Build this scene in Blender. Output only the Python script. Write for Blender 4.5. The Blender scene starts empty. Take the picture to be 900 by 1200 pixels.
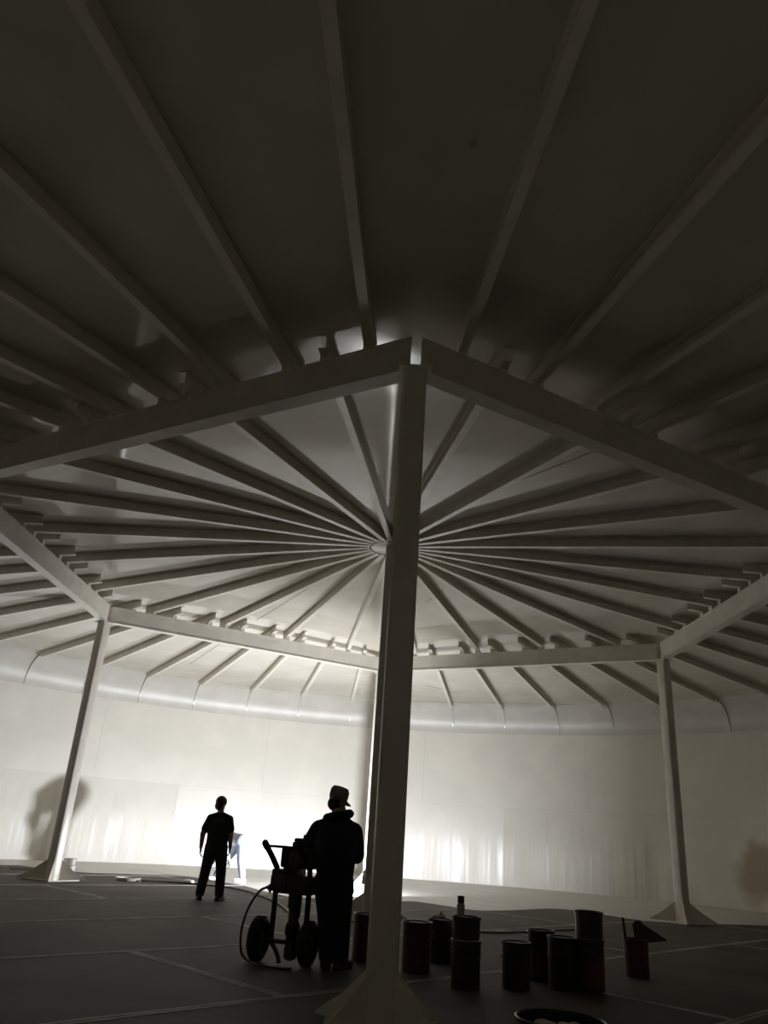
import bpy, bmesh, math, random
from mathutils import Vector, Matrix
random.seed(7)
SC = bpy.context.scene
COL = SC.collection
PI = math.pi

# ------------------------------------------------------------------ camera
CAM_P = Vector((0.0638, -13.198, 1.232)); F_PX = 898.0
_pi, _ro, _ya = 0.3971, 0.0677, -0.0195
_fw = Vector((math.sin(_ya)*math.cos(_pi), math.cos(_ya)*math.cos(_pi), math.sin(_pi)))
_rt = Vector((math.cos(_ya), -math.sin(_ya), 0)); _up = _rt.cross(_fw)
_r = math.cos(_ro)*_rt + math.sin(_ro)*_up
_u = -math.sin(_ro)*_rt + math.cos(_ro)*_up
cam = bpy.data.cameras.new('camera'); camo = bpy.data.objects.new('camera', cam); COL.objects.link(camo)
M3 = Matrix((_r, _u, -_fw)).transposed()
camo.matrix_world = Matrix.Translation(CAM_P) @ M3.to_4x4()
cam.sensor_fit = 'VERTICAL'; cam.sensor_height = 36.0; cam.sensor_width = 27.0
cam.lens = F_PX/1200*36; cam.clip_start = 0.05; cam.clip_end = 200
SC.camera = camo

def gp(x, y, z=0.0):
    """photo pixel -> point on the horizontal plane at height z"""
    v = _fw + (x-450)/F_PX*_r - (y-600)/F_PX*_u
    return CAM_P + v*((z-CAM_P.z)/v.z)

# ------------------------------------------------------------------ world, light, exposure
w = bpy.data.worlds.new('world'); SC.world = w; w.use_nodes = True
w.node_tree.nodes['Background'].inputs[0].default_value = (0.02, 0.02, 0.02, 1)
w.node_tree.nodes['Background'].inputs[1].default_value = 0.05
SC.view_settings.view_transform = 'Standard'; SC.view_settings.look = 'None'
SC.view_settings.exposure = 0.0; SC.view_settings.gamma = 1.0
SC.view_settings.use_curve_mapping = False
SC.cycles.use_denoising = True
SC.cycles.max_bounces = 16; SC.cycles.diffuse_bounces = 10; SC.cycles.glossy_bounces = 6
SC.cycles.sample_clamp_indirect = 6.0

LAMP_POS = Vector((-0.09, 4.73, 0.38)); LAMP_AZ = math.radians(130); LAMP_EL = math.radians(8)
LAMP_W = 665.0; LAMP_COL = (0.965, 0.985, 1.03)

# ------------------------------------------------------------------ dimensions (metres)
RW = 13.2                       # shell radius
S = 0.0745                      # roof slope
ZR = 6.235                      # roof apex (underside)
def zroof(r): return ZR - S*r
RAFD = 0.155                    # rafter depth
RH = 7.166; PHI = 0.0201        # girder hexagon
ZBT = 5.53; BD = 0.36         # girder top and depth
RK = 12.5; ZE = 4.47            # knuckle start radius, knuckle end height
def hexv(k): 
    a = -PI/2 + PHI + k*PI/3
    return Vector((RH*math.cos(a), RH*math.sin(a), 0))

# ------------------------------------------------------------------ materials
def mat(name, col, rough=0.5, metal=0.0, var=0.0, vscale=3.0, bump=0.0, bscale=40.0, rvar=0.0, stretch=None,
        col2=None, ramp=(0.45, 0.6), top_layer=0.0, spec=0.5):
    m = bpy.data.materials.new(name); m.use_nodes = True
    nt = m.node_tree; N = nt.nodes; L = nt.links
    b = N['Principled BSDF']
    b.inputs['Base Color'].default_value = (*col, 1); b.inputs['Roughness'].default_value = rough
    b.inputs['Metallic'].default_value = metal; b.inputs['Specular IOR Level'].default_value = spec
    b.inputs['Coat Weight'].default_value = top_layer; b.inputs['Coat Roughness'].default_value = 0.1
    tc = N.new('ShaderNodeTexCoord'); src = tc.outputs['Object']
    if stretch:
        mp = N.new('ShaderNodeMapping'); mp.inputs['Scale'].default_value = stretch
        L.new(src, mp.inputs['Vector']); src = mp.outputs['Vector']
    if var or rvar or col2:
        n = N.new('ShaderNodeTexNoise'); n.inputs['Scale'].default_value = vscale; n.inputs['Detail'].default_value = 5
        L.new(src, n.inputs['Vector'])
        cr = N.new('ShaderNodeValToRGB'); cr.color_ramp.elements[0].position = ramp[0]; cr.color_ramp.elements[1].position = ramp[1]
        c2 = col2 or tuple(min(1, c*(1+var)) for c in col); c1 = col if col2 else tuple(c*(1-var) for c in col)
        cr.color_ramp.elements[0].color = (*c1, 1); cr.color_ramp.elements[1].color = (*c2, 1)
        L.new(n.outputs['Fac'], cr.inputs['Fac']); L.new(cr.outputs['Color'], b.inputs['Base Color'])
        if rvar:
            mr = N.new('ShaderNodeMapRange'); mr.inputs['From Min'].default_value = ramp[0]; mr.inputs['From Max'].default_value = ramp[1]
            mr.inputs['To Min'].default_value = rough; mr.inputs['To Max'].default_value = rough+rvar
            L.new(n.outputs['Fac'], mr.inputs['Value']); L.new(mr.outputs['Result'], b.inputs['Roughness'])
    if bump:
        n2 = N.new('ShaderNodeTexNoise'); n2.inputs['Scale'].default_value = bscale; n2.inputs['Detail'].default_value = 3
        L.new(src, n2.inputs['Vector'])
        bp = N.new('ShaderNodeBump'); bp.inputs['Strength'].default_value = bump; bp.inputs['Distance'].default_value = 0.02
        L.new(n2.outputs['Fac'], bp.inputs['Height']); L.new(bp.outputs['Normal'], b.inputs['Normal'])
    return m

CREAM = (0.75, 0.725, 0.66)
M = {}
M['roof'] = mat('roof_paint', (0.61, 0.58, 0.505), 0.08, var=0.05, vscale=1.2, spec=0.42)
M['knuckle'] = mat('knuckle_paint', (0.62, 0.605, 0.56), 0.37, var=0.04, vscale=1.2)
M['steel'] = mat('structural_paint', (0.74, 0.705, 0.63), 0.2, var=0.04, vscale=4)
M['shell'] = mat('shell_paint', CREAM, 0.35, var=0.03, vscale=0.8, bump=0.02, bscale=4)
M['shell_wet'] = mat('shell_wet_paint', CREAM, 0.35, var=0.03, vscale=0.8)
def wet_zone(m):
    # sprayed, still glossy lower zone: runs and laps change the gloss, fading out at arm's reach
    nt = m.node_tree; N = nt.nodes; L = nt.links; b = N['Principled BSDF']
    g = N.new('ShaderNodeNewGeometry'); mp = N.new('ShaderNodeMapping'); mp.inputs['Scale'].default_value = (3.2, 3.2, 0.10)
    L.new(g.outputs['Position'], mp.inputs['Vector'])
    n = N.new('ShaderNodeTexNoise'); n.inputs['Scale'].default_value = 1.6; n.inputs['Detail'].default_value = 6; n.inputs['Roughness'].default_value = 0.6
    L.new(mp.outputs['Vector'], n.inputs['Vector'])
    sx = N.new('ShaderNodeSeparateXYZ'); L.new(g.outputs['Position'], sx.inputs['Vector'])
    ad = N.new('ShaderNodeMath'); ad.operation = 'MULTIPLY_ADD'; ad.inputs[1].default_value = 1.5; L.new(n.outputs['Fac'], ad.inputs[0]); L.new(sx.outputs['Z'], ad.inputs[2])
    mk = N.new('ShaderNodeMapRange'); mk.inputs['From Min'].default_value = 2.62; mk.inputs['From Max'].default_value = 1.75; L.new(ad.outputs[0], mk.inputs['Value'])
    st = N.new('ShaderNodeMapRange'); st.inputs['From Min'].default_value = 0.35; st.inputs['From Max'].default_value = 0.65; st.inputs['To Min'].default_value = 0.24; st.inputs['To Max'].default_value = 0.42
    L.new(n.outputs['Fac'], st.inputs['Value'])
    mx = N.new('ShaderNodeMix'); mx.data_type = 'FLOAT'; L.new(mk.outputs['Result'], mx.inputs[0]); mx.inputs[2].default_value = 0.35; L.new(st.outputs['Result'], mx.inputs[3])
    L.new(mx.outputs[0], b.inputs['Roughness'])
    old = b.inputs['Base Color'].links[0].from_socket
    cr = N.new('ShaderNodeMapRange'); cr.inputs['From Min'].default_value = 0.35; cr.inputs['From Max'].default_value = 0.6; cr.inputs['To Min'].default_value = 0.84; cr.inputs['To Max'].default_value = 1.12
    L.new(n.outputs['Fac'], cr.inputs['Value'])
    m2 = N.new('ShaderNodeMix'); m2.data_type = 'FLOAT'; L.new(mk.outputs['Result'], m2.inputs[0]); m2.inputs[2].default_value = 1.0; L.new(cr.outputs['Result'], m2.inputs[3])
    vm = N.new('ShaderNodeVectorMath'); vm.operation = 'SCALE'; L.new(old, vm.inputs[0]); L.new(m2.outputs[0], vm.inputs['Scale'])
    L.new(vm.outputs['Vector'], b.inputs['Base Color'])
wet_zone(M['shell_wet'])
M['shell_damp'] = M['shell_wet'].copy(); M['shell_damp'].name = 'shell_drying_paint'; M['shell_damp'].node_tree.nodes['Principled BSDF'].inputs['Specular IOR Level'].default_value = 0.2
M['top_layer'] = mat('floor_pale_ring', (0.60, 0.585, 0.545), 0.4, var=0.05, vscale=1.5)  # paler tone of the outer floor ring
M['floor'] = mat('bare_floor', (0.07, 0.055, 0.046), 0.68, col2=(0.125, 0.10, 0.084), vscale=0.9, ramp=(0.35, 0.7), bump=0.15, bscale=60, spec=0.3)
M['stripe'] = mat('stripe_coat', (0.46, 0.43, 0.385), 0.6, col2=(0.28, 0.258, 0.228), vscale=3, ramp=(0.4, 0.65))
M['weld'] = mat('weld_seam', (0.16, 0.145, 0.12), 0.6, var=0.2, vscale=10)
M['black'] = mat('black_plastic', (0.018, 0.017, 0.018), 0.4, var=0.2, vscale=8)
M['blackmetal'] = mat('black_painted_metal', (0.022, 0.021, 0.023), 0.35, var=0.25, vscale=14)
M['greymetal'] = mat('grey_metal', (0.11, 0.105, 0.105), 0.4, 0.5, var=0.2, vscale=10)
M['rubber'] = mat('tyre_rubber', (0.02, 0.018, 0.017), 0.75, bump=0.2, bscale=60)
M['pail'] = mat('pail_black', (0.02, 0.018, 0.019), 0.33, col2=(0.03, 0.022, 0.022), vscale=6)
M['pailred'] = mat('pail_dark_red', (0.10, 0.018, 0.016), 0.35, col2=(0.05, 0.015, 0.014), vscale=5)
M['pailwhite'] = mat('pail_white', (0.66, 0.63, 0.58), 0.4, col2=(0.52, 0.49, 0.44), vscale=7)
M['redpaint'] = mat('wet_red_paint', (0.16, 0.025, 0.02), 0.12, col2=(0.08, 0.015, 0.012), vscale=9)
M['rag'] = mat('rag_cloth', (0.5, 0.45, 0.43), 0.85, col2=(0.36, 0.2, 0.18), vscale=12, bump=0.4, bscale=30)
M['skin'] = mat('skin', (0.34, 0.2, 0.14), 0.55, var=0.05, vscale=20)
M['hair'] = mat('dark_hair', (0.012, 0.01, 0.01), 0.6, bump=0.5, bscale=120)
M['tee'] = mat('charcoal_tee', (0.022, 0.021, 0.026), 0.85, bump=0.25, bscale=18)
M['jeans'] = mat('dark_jeans', (0.018, 0.019, 0.028), 0.85, bump=0.25, bscale=22)
M['boots'] = mat('brown_boots', (0.03, 0.02, 0.015), 0.6, var=0.2, vscale=15)
M['jacket'] = mat('navy_jacket', (0.010, 0.010, 0.017), 0.8, bump=0.3, bscale=14)
M['print'] = mat('faded_back_print', (0.035, 0.035, 0.036), 0.8, col2=(0.012, 0.012, 0.018), vscale=60)
M['cap'] = mat('grey_cap', (0.22, 0.215, 0.21), 0.8, bump=0.2, bscale=60)
M['trouserdark'] = mat('dark_trousers', (0.013, 0.014, 0.020), 0.85, bump=0.25, bscale=20)
M['coverall'] = mat('pale_blue_coverall', (0.42, 0.46, 0.56), 0.8, col2=(0.34, 0.39, 0.52), vscale=6, bump=0.3, bscale=14)
M['whitecloth'] = mat('white_cloth', (0.72, 0.73, 0.76), 0.8, bump=0.3, bscale=14)
M['glove'] = mat('grey_glove', (0.12, 0.12, 0.13), 0.8, var=0.1, vscale=20)
M['shoewhite'] = mat('white_shoe', (0.8, 0.79, 0.77), 0.6, var=0.05, vscale=20)
M['eye'] = mat('eye', (0.4, 0.4, 0.4), 0.2, var=0.1, vscale=60)
M['hose'] = mat('hose_rubber', (0.05, 0.042, 0.036), 0.5, var=0.2, vscale=20)
M['hosedark'] = mat('hose_dark', (0.03, 0.028, 0.027), 0.5, var=0.2, vscale=20)
M['clear'] = mat('cup_plastic', (0.35, 0.32, 0.30), 0.2, var=0.1, vscale=30)
M['wood'] = mat('stir_stick', (0.09, 0.06, 0.04), 0.7, stretch=(1, 1, 0.1), var=0.3, vscale=40)
# rust bloom on one shell plate
def add_stain(m, centre, rad, colr):
    nt = m.node_tree; N = nt.nodes; L = nt.links; b = N['Principled BSDF']
    old = b.inputs['Base Color'].links[0].from_socket
    g = N.new('ShaderNodeNewGeometry'); vm = N.new('ShaderNodeVectorMath'); vm.operation = 'DISTANCE'
    vm.inputs[1].default_value = centre
    nz = N.new('ShaderNodeTexNoise'); nz.inputs['Scale'].default_value = 1.1; nz.inputs['Detail'].default_value = 5
    L.new(g.outputs['Position'], nz.inputs['Vector'])
    ad = N.new('ShaderNodeMath'); ad.operation = 'MULTIPLY_ADD'; ad.inputs[1].default_value = 1.3
    L.new(g.outputs['Position'], vm.inputs[0]); L.new(nz.outputs['Fac'], ad.inputs[0]); L.new(vm.outputs['Value'], ad.inputs[2])
    mr = N.new('ShaderNodeMapRange'); mr.inputs['From Min'].default_value = rad+0.75; mr.inputs['From Max'].default_value = rad+0.35
    L.new(ad.outputs[0], mr.inputs['Value'])
    mx = N.new('ShaderNodeMix'); mx.data_type = 'RGBA'
    L.new(mr.outputs['Result'], mx.inputs['Factor']); L.new(old, mx.inputs['A']); mx.inputs['B'].default_value = (*colr, 1)
    L.new(mx.outputs['Result'], b.inputs['Base Color'])

# ------------------------------------------------------------------ mesh helpers
class MB:
    def __init__(self): self.v = []; self.f = []; self.mi = []
    def add(self, vs, fs, mi=0):
        o = len(self.v); self.v += [tuple(p) for p in vs]; self.f += [tuple(i+o for i in f) for f in fs]; self.mi += [mi]*len(fs); return self
    def box(self, c, s, R=None, mi=0, taper=1.0):
        R = R or Matrix.Identity(3); c = Vector(c); x, y, z = s[0]/2, s[1]/2, s[2]/2
        P = [(-x,-y,-z),(x,-y,-z),(x,y,-z),(-x,y,-z),(-x*taper,-y*taper,z),(x*taper,-y*taper,z),(x*taper,y*taper,z),(-x*taper,y*taper,z)]
        return self.add([c + R @ Vector(p) for p in P], [(0,3,2,1),(4,5,6,7),(0,1,5,4),(1,2,6,5),(2,3,7,6),(3,0,4,7)], mi)
    def bbox(self, c, s, R=None, b=0.01, mi=0):
        """box with chamfered vertical and horizontal edges"""
        bm = bmesh.new(); bmesh.ops.create_cube(bm, size=1.0)
        bmesh.ops.scale(bm, vec=s, verts=bm.verts)
        bmesh.ops.bevel(bm, geom=list(bm.edges), offset=b, segments=2, affect='EDGES', profile=0.6)
        R = R or Matrix.Identity(3); c = Vector(c); bm.verts.index_update()
        self.add([c + R @ v.co for v in bm.verts], [[v.index for v in f.verts] for f in bm.faces], mi); bm.free(); return self
    def prism(self, poly, z0, z1, T=None, mi=0):
        T = T or (lambda p: p); n = len(poly)
        vs = [T(Vector((x, y, z0))) for x, y in poly] + [T(Vector((x, y, z1))) for x, y in poly]
        fs = [tuple(range(n-1, -1, -1)), tuple(range(n, 2*n))] + [(i, (i+1) % n, n+(i+1) % n, n+i) for i in range(n)]
        return self.add(vs, fs, mi)
    def lathe(self, prof, seg=32, c=(0,0,0), R=None, mi=0, a0=0.0, a1=2*PI):
        """prof: list of (r, z); poles closed when r==0"""
        R = R or Matrix.Identity(3); c = Vector(c); full = abs(a1-a0-2*PI) < 1e-6
        n = seg if full else seg+1; rings = []; vs = []; fs = []
        for r, z in prof:
            if r < 1e-6: rings.append([len(vs)]*n); vs.append(c + R @ Vector((0, 0, z)))
            else:
                ids = []
                for i in range(n):
                    a = a0 + (a1-a0)*i/seg; ids.append(len(vs)); vs.append(c + R @ Vector((r*math.cos(a), r*math.sin(a), z)))
                rings.append(ids)
        for A, B in zip(rings[:-1], rings[1:]):
            for i in range(seg):
                j = (i+1) % n
                q = []
                for t in (A[i], A[j], B[j], B[i]):
                    if t not in q: q.append(t)
                if len(q) >= 3: fs.append(tuple(q))
        return self.add(vs, fs, mi)
    def tube(self, pts, r, seg=8, mi=0):
        pts = [Vector(p) for p in pts]; n = len(pts); rr = r if isinstance(r, (list, tuple)) else [r]*n
        T = [(pts[min(i+1, n-1)]-pts[max(i-1, 0)]).normalized() for i in range(n)]
        up = Vector((0, 0, 1)) if abs(T[0].z) < 0.9 else Vector((1, 0, 0)); U = (up - T[0]*up.dot(T[0])).normalized()
        vs = []; fs = []
        for i in range(n):
            U = (U - T[i]*U.dot(T[i])).normalized(); V = T[i].cross(U)
            for k in range(seg):
                a = 2*PI*k/seg; vs.append(pts[i] + (U*math.cos(a)+V*math.sin(a))*rr[i])
        for i in range(n-1):
            for k in range(seg):
                fs.append((i*seg+k, i*seg+(k+1) % seg, (i+1)*seg+(k+1) % seg, (i+1)*seg+k))
        fs.append(tuple(range(seg-1, -1, -1))); fs.append(tuple(range((n-1)*seg, n*seg)))
        return self.add(vs, fs, mi)
    def cone(self, p0, r0, p1, r1, seg=16):
        """round cone (tapered capsule)"""
        p0 = Vector(p0); p1 = Vector(p1); d = (p1-p0); L = max(d.length, 1e-5); ax = d/L
        R = ax.to_track_quat('Z', 'Y').to_matrix(); prof = []
        for i in range(6): t = PI/2*i/5; prof.append((r0*math.sin(t), -r0*math.cos(t)))
        for i in range(6): t = PI/2*i/5; prof.append((r1*math.cos(t), L+r1*math.sin(t)))
        prof[0] = (0, -r0); prof[-1] = (0, L+r1)
        return self.lathe(prof, seg, p0, R)
    def ell(self, c, rx, ry, rz, R=None, seg=20):
        R = (R or Matrix.Identity(3)) @ Matrix.Diagonal((rx, ry, rz))
        return self.lathe([(math.sin(PI*i/12), -math.cos(PI*i/12)) if 0 < i < 12 else (0, -1 if i == 0 else 1) for i in range(13)], seg, c, R)
    def mesh(self, name, mats, smooth=False):
        me = bpy.data.meshes.new(name); me.from_pydata(self.v, [], self.f); me.update()
        for m in (mats if isinstance(mats, (list, tuple)) else [mats]): me.materials.append(m)
        if len(me.polygons) == len(self.mi): me.polygons.foreach_set('material_index', self.mi)
        bm = bmesh.new(); bm.from_mesh(me); bmesh.ops.recalc_face_normals(bm, faces=bm.faces); bm.to_mesh(me); bm.free()
        if smooth: me.shade_smooth()
        return me
    def build(self, name, mats, parent=None, smooth=False, autos=None):
        me = self.mesh(name, mats, smooth or bool(autos))
        o = bpy.data.objects.new(name, me); COL.objects.link(o)
        if autos: me.set_sharp_from_angle(angle=math.radians(autos))
        if parent: o.parent = parent
        return o
def tag(o, label=None, cat=None, group=None, kind=None):
    if label: o['label'] = label
    if cat: o['category'] = cat
    if group: o['group'] = group
    if kind: o['kind'] = kind
    return o
def empty(name, loc=(0, 0, 0), rz=0.0, label=None, cat=None, group=None, kind=None):
    o = bpy.data.objects.new(name, None); COL.objects.link(o); o.location = loc; o.rotation_euler = (0, 0, rz)
    o.empty_display_size = 0.1
    return tag(o, label, cat, group, kind)
def copy_tree(o, parent=None):
    c = o.copy(); COL.objects.link(c); c.parent = parent
    for ch in o.children: copy_tree(ch, c)
    return c
def link_mesh(name, me, parent=None):
    o = bpy.data.objects.new(name, me); COL.objects.link(o); o.parent = parent; return o
def bez(p0, p1, p2, p3, n):
    p0, p1, p2, p3 = map(Vector, (p0, p1, p2, p3)); out = []
    for i in range(n+1):
        t = i/n; s = 1-t; out.append(p0*s**3 + p1*3*s*s*t + p2*3*s*t*t + p3*t**3)
    return out
def spline(pts, n=8):
    """Catmull-Rom through points"""
    P = [Vector(p) for p in pts]; P = [P[0]*2-P[1]] + P + [P[-1]*2-P[-2]]; out = []
    for i in range(1, len(P)-2):
        for k in range(n):
            t = k/n; a, b, c, d = P[i-1], P[i], P[i+1], P[i+2]
            out.append(0.5*((2*b)+(c-a)*t+(2*a-5*b+4*c-d)*t*t+(3*b-a-3*c+d)*t**3))
    out.append(P[-2]); return out

# ------------------------------------------------------------------ floor: plates, stripe-coated seams, pale outer border
floor = MB().lathe([(0, -0.05), (RW+0.1, -0.05), (RW+0.1, -0.012), (0, -0.012)], 96).build('floor', M['floor'])
tag(floor, 'dark bare steel tank floor of welded plates', kind='structure')
UA = math.radians(46); U = Vector((math.cos(UA), math.sin(UA), 0)); V = Vector((-math.sin(UA), math.cos(UA), 0))
def clip_poly(poly, R):
    """clip a plan polygon against the tank circle"""
    n = 96
    for i in range(n):
        a = 2*PI*i/n; nx, ny = math.cos(a), math.sin(a); out = []
        for j in range(len(poly)):
            p, q = poly[j], poly[(j+1) % len(poly)]; dp = p[0]*nx+p[1]*ny-R; dq = q[0]*nx+q[1]*ny-R
            if dp <= 0: out.append(p)
            if dp*dq < 0: t = dp/(dp-dq); out.append((p[0]+(q[0]-p[0])*t, p[1]+(q[1]-p[1])*t))
        poly = out
        if len(poly) < 3: return []
    return poly
ROWS = [-3.83+2.42*k for k in range(-4, 8)]
PL = 6.1
row_off = {4: -4.83, 5: -2.36, 6: -5.2, 7: -2.5, 3: -2.0}
cross = []
for ri in range(len(ROWS)-1):
    v0, v1 = ROWS[ri], ROWS[ri+1]; off = row_off.get(ri, -4.8+(ri % 2)*2.9)
    us = [off+PL*k for k in range(-3, 5)]
    for u0, u1 in zip(us[:-1], us[1:]):
        g = 0.004
        quad = [(u0+g, v0+g), (u1-g, v0+g), (u1-g, v1-g), (u0+g, v1-g)]
        quad = [((U*a+V*b).x, (U*a+V*b).y) for a, b in quad]
        quad = clip_poly(quad, RW-0.01)
        if not quad: continue
        MB().prism(quad, -0.012, 0.0).build('floor_plate', M['floor'], floor)
    for u in us: cross.append((u, v0, v1))
def seam(a, b):
    a = Vector(a); b = Vector(b); d = (b-a).normalized(); s = Vector((-d.y, d.x, 0)); n = max(2, int((b-a).length/0.4)); m = MB()
    for sgn in (-1, 1):
        vs = []; fs = []
        for i in range(n+1):
            p = a+(b-a)*i/n; j = random.uniform(-0.006, 0.006); wv = 0.034+random.uniform(-0.007, 0.007)
            c0 = p+s*sgn*0.010; c1 = p+s*sgn*(0.010+wv+j)
            vs += [c0+Vector((0,0,0)), c0+Vector((0,0,0.003)), c1+Vector((0,0,0.003)), c1+Vector((0,0,0))]
        for i in range(n):
            o = i*4
            for k in range(3): fs.append((o+k, o+k+1, o+k+5, o+k+4))
        m.add(vs, fs)
    m.build('seam_stripe', M['stripe'], floor)
RB = 9.3
for v in ROWS:
    if abs(v) > RB: continue
    h = math.sqrt(RB*RB-v*v); seam(U*-h+V*v, U*h+V*v)
for u, v0, v1 in cross:
    if (U*u+V*v0).length < RB and (U*u+V*v1).length < RB: seam(U*u+V*(v0+0.05), U*u+V*(v1-0.05))
# paler floor ring along the shell foot: its inner edge runs where the photo shows it
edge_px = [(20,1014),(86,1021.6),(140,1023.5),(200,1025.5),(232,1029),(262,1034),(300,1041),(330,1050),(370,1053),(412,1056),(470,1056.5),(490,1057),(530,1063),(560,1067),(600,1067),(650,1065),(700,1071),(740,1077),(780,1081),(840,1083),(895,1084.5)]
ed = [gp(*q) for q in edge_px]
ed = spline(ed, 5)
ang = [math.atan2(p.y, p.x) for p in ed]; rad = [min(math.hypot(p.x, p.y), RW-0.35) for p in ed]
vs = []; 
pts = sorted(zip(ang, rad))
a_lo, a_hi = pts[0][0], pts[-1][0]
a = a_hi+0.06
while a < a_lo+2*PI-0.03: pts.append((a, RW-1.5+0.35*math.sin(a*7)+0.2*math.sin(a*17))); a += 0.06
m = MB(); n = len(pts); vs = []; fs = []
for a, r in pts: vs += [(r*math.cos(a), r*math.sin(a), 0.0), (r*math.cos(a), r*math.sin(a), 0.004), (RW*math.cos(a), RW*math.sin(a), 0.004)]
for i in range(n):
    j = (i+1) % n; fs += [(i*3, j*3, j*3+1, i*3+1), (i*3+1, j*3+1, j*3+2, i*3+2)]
m.add(vs, fs).build('pale_border', M['top_layer'], floor)

# ------------------------------------------------------------------ shell wall of curved plates
def arc_plate(a0, a1, z0, z1, r0, r1, n=14):
    m = MB(); vs = []; fs = []
    for i in range(n+1):
        a = a0+(a1-a0)*i/n; c, s = math.cos(a), math.sin(a)
        vs += [(r0*c, r0*s, z0), (r0*c, r0*s, z1), (r1*c, r1*s, z1), (r1*c, r1*s, z0)]
    for i in range(n):
        o = i*4
        for k in range(4): fs.append((o+k, o+(k+1) % 4, o+4+(k+1) % 4, o+4+k))
    fs += [(0, 1, 2, 3), (n*4+3, n*4+2, n*4+1, n*4)]
    return m.add(vs, fs)
wall = MB().lathe([(RW+0.012, -0.05), (RW+0.012, ZE), (RW+0.06, ZE), (RW+0.06, -0.05), (RW+0.012, -0.05)], 120).build('wall_shell', M['weld'], smooth=False)
tag(wall, 'curved cream-painted steel shell wall of the tank', kind='structure')
M['shell_rust'] = M['shell'].copy(); M['shell_rust'].name = 'shell_paint_stained'
add_stain(M['shell_rust'], (9.98, 8.64, 0.95), 0.75, (0.44, 0.36, 0.26))
ZC = 2.22
for ci, (z0, z1) in enumerate(((0.0, ZC), (ZC, ZE))):
    for k in range(16):
        a0 = math.radians(72.6 + 22.5*k + (11.25 if ci else 0)); a1 = a0+math.radians(22.5); g = 0.00012
        mid = math.degrees((a0+a1)/2) % 360
        mm = M['shell']
        if ci == 0 and 73 < mid < 140: mm = M['shell_wet'] if mid < 117 else M['shell_damp']
        if ci == 0 and 50 < mid < 73: mm = M['shell_damp']
        if ci == 0 and mid < 50: mm = M['shell_rust']
        arc_plate(a0+g, a1-g, z0+0.001, z1-0.001, RW, RW+0.012, 16).build('shell_plate', mm, wall, autos=30)

# ------------------------------------------------------------------ roof, knuckle
roof = MB().lathe([(0, ZR), (1, zroof(1)), (3, zroof(3)), (RK*0.5, zroof(RK*0.5)), (RK, zroof(RK)), (RK, zroof(RK)+0.02), (0, ZR+0.02)], 192).build('ceiling', M['roof'], autos=30)
tag(roof, 'shallow conical cream-painted steel tank roof', kind='structure')
KN = bez((RK, 0, zroof(RK)), (RK+0.36, 0, zroof(RK+0.36)), (RW, 0, ZE+0.46), (RW, 0, ZE), 14)
kn = MB().lathe([(p.x, p.z) for p in KN] + [(p.x+0.02, p.z+0.02) for p in reversed(KN)], 192).build('trim_knuckle', M['knuckle'], autos=40)
tag(kn, 'rounded plate bend joining roof and shell wall', kind='structure')
def roof_seam(p, q):
    """thin open lap line on the roof underside, between two photo points on the roof"""
    def on(q):
        z = 5.8
        for _ in range(30): P = gp(q[0], q[1], z); z = zroof(math.hypot(P.x, P.y))
        return P
    A, B = on(p), on(q); d = (B-A).normalized(); s = Vector((-d.y, d.x, 0))*0.006; m = MB(); vs = []; fs = []; n = 10
    for i in range(n+1):
        c = A+(B-A)*i/n; c.z = zroof(math.hypot(c.x, c.y))
        vs += [c-s, c-s-Vector((0,0,.004)), c+s-Vector((0,0,.004)), c+s]
    for i in range(n):
        for k in range(3): fs.append((i*4+k, i*4+k+1, i*4+k+5, i*4+k+4))
    m.add(vs, fs).build('lap_seam', M['weld'], roof)
for a, b in (((563,581),(698,528)), ((300,727),(365,687)), ((222,778),(262,752)), ((500,706),(520,690)), ((500,803),(535,812)), ((160,812),(420,834)), ((480,822),(720,828))): roof_seam(a, b)
nz = gp(554, 168, zroof(9.6))
noz = MB().lathe([(0, 0.0), (0.03, 0.0), (0.032, -0.03), (0.02, -0.034), (0.018, -0.02), (0, -0.02)], 20, (nz.x, nz.y, zroof(math.hypot(nz.x, nz.y))+0.005)).build('roof_nozzle', M['pailwhite'], smooth=False)
tag(noz, 'small round metal nozzle stub on the dark roof', 'pipe fitting')

# ------------------------------------------------------------------ columns
CW = 0.215
def rsq(wd, r, n=4):
    out = []
    for cx, cy, a0 in ((1,1,0),(-1,1,PI/2),(-1,-1,PI),(1,-1,1.5*PI)):
        for i in range(n+1):
            a = a0+PI/2*i/n; out.append((cx*(wd/2-r)+r*math.cos(a), cy*(wd/2-r)+r*math.sin(a)))
    return out
col_me = MB().prism(rsq(CW, 0.034), 0.02, ZBT-BD-0.02).mesh('shaft', M['steel'], True); col_me.set_sharp_from_angle(angle=math.radians(40))
seam_me = MB().box((0, 0, (ZBT-BD)/2), (0.018, CW+0.008, ZBT-BD-0.5)).mesh('weld_seam', M['steel'])
cap_me = MB().bbox((0, 0, ZBT-BD-0.010), (0.30, 0.30, 0.02), b=0.004).mesh('cap_plate', M['steel'])
base_me = MB().bbox((0, 0, 0.012), (0.75, 0.75, 0.024), b=0.004).mesh('base_plate', M['steel'])
gus_me = MB().prism([(CW/2-0.005, 0.02), (CW/2+0.52, 0.02), (CW/2+0.52, 0.04), (CW/2+0.27, 0.18), (CW/2+0.03, 0.365), (CW/2-0.005, 0.38)], -0.009, 0.009, lambda p: Vector((p.x, p.z, p.y))).mesh('gusset', M['steel'])
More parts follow.
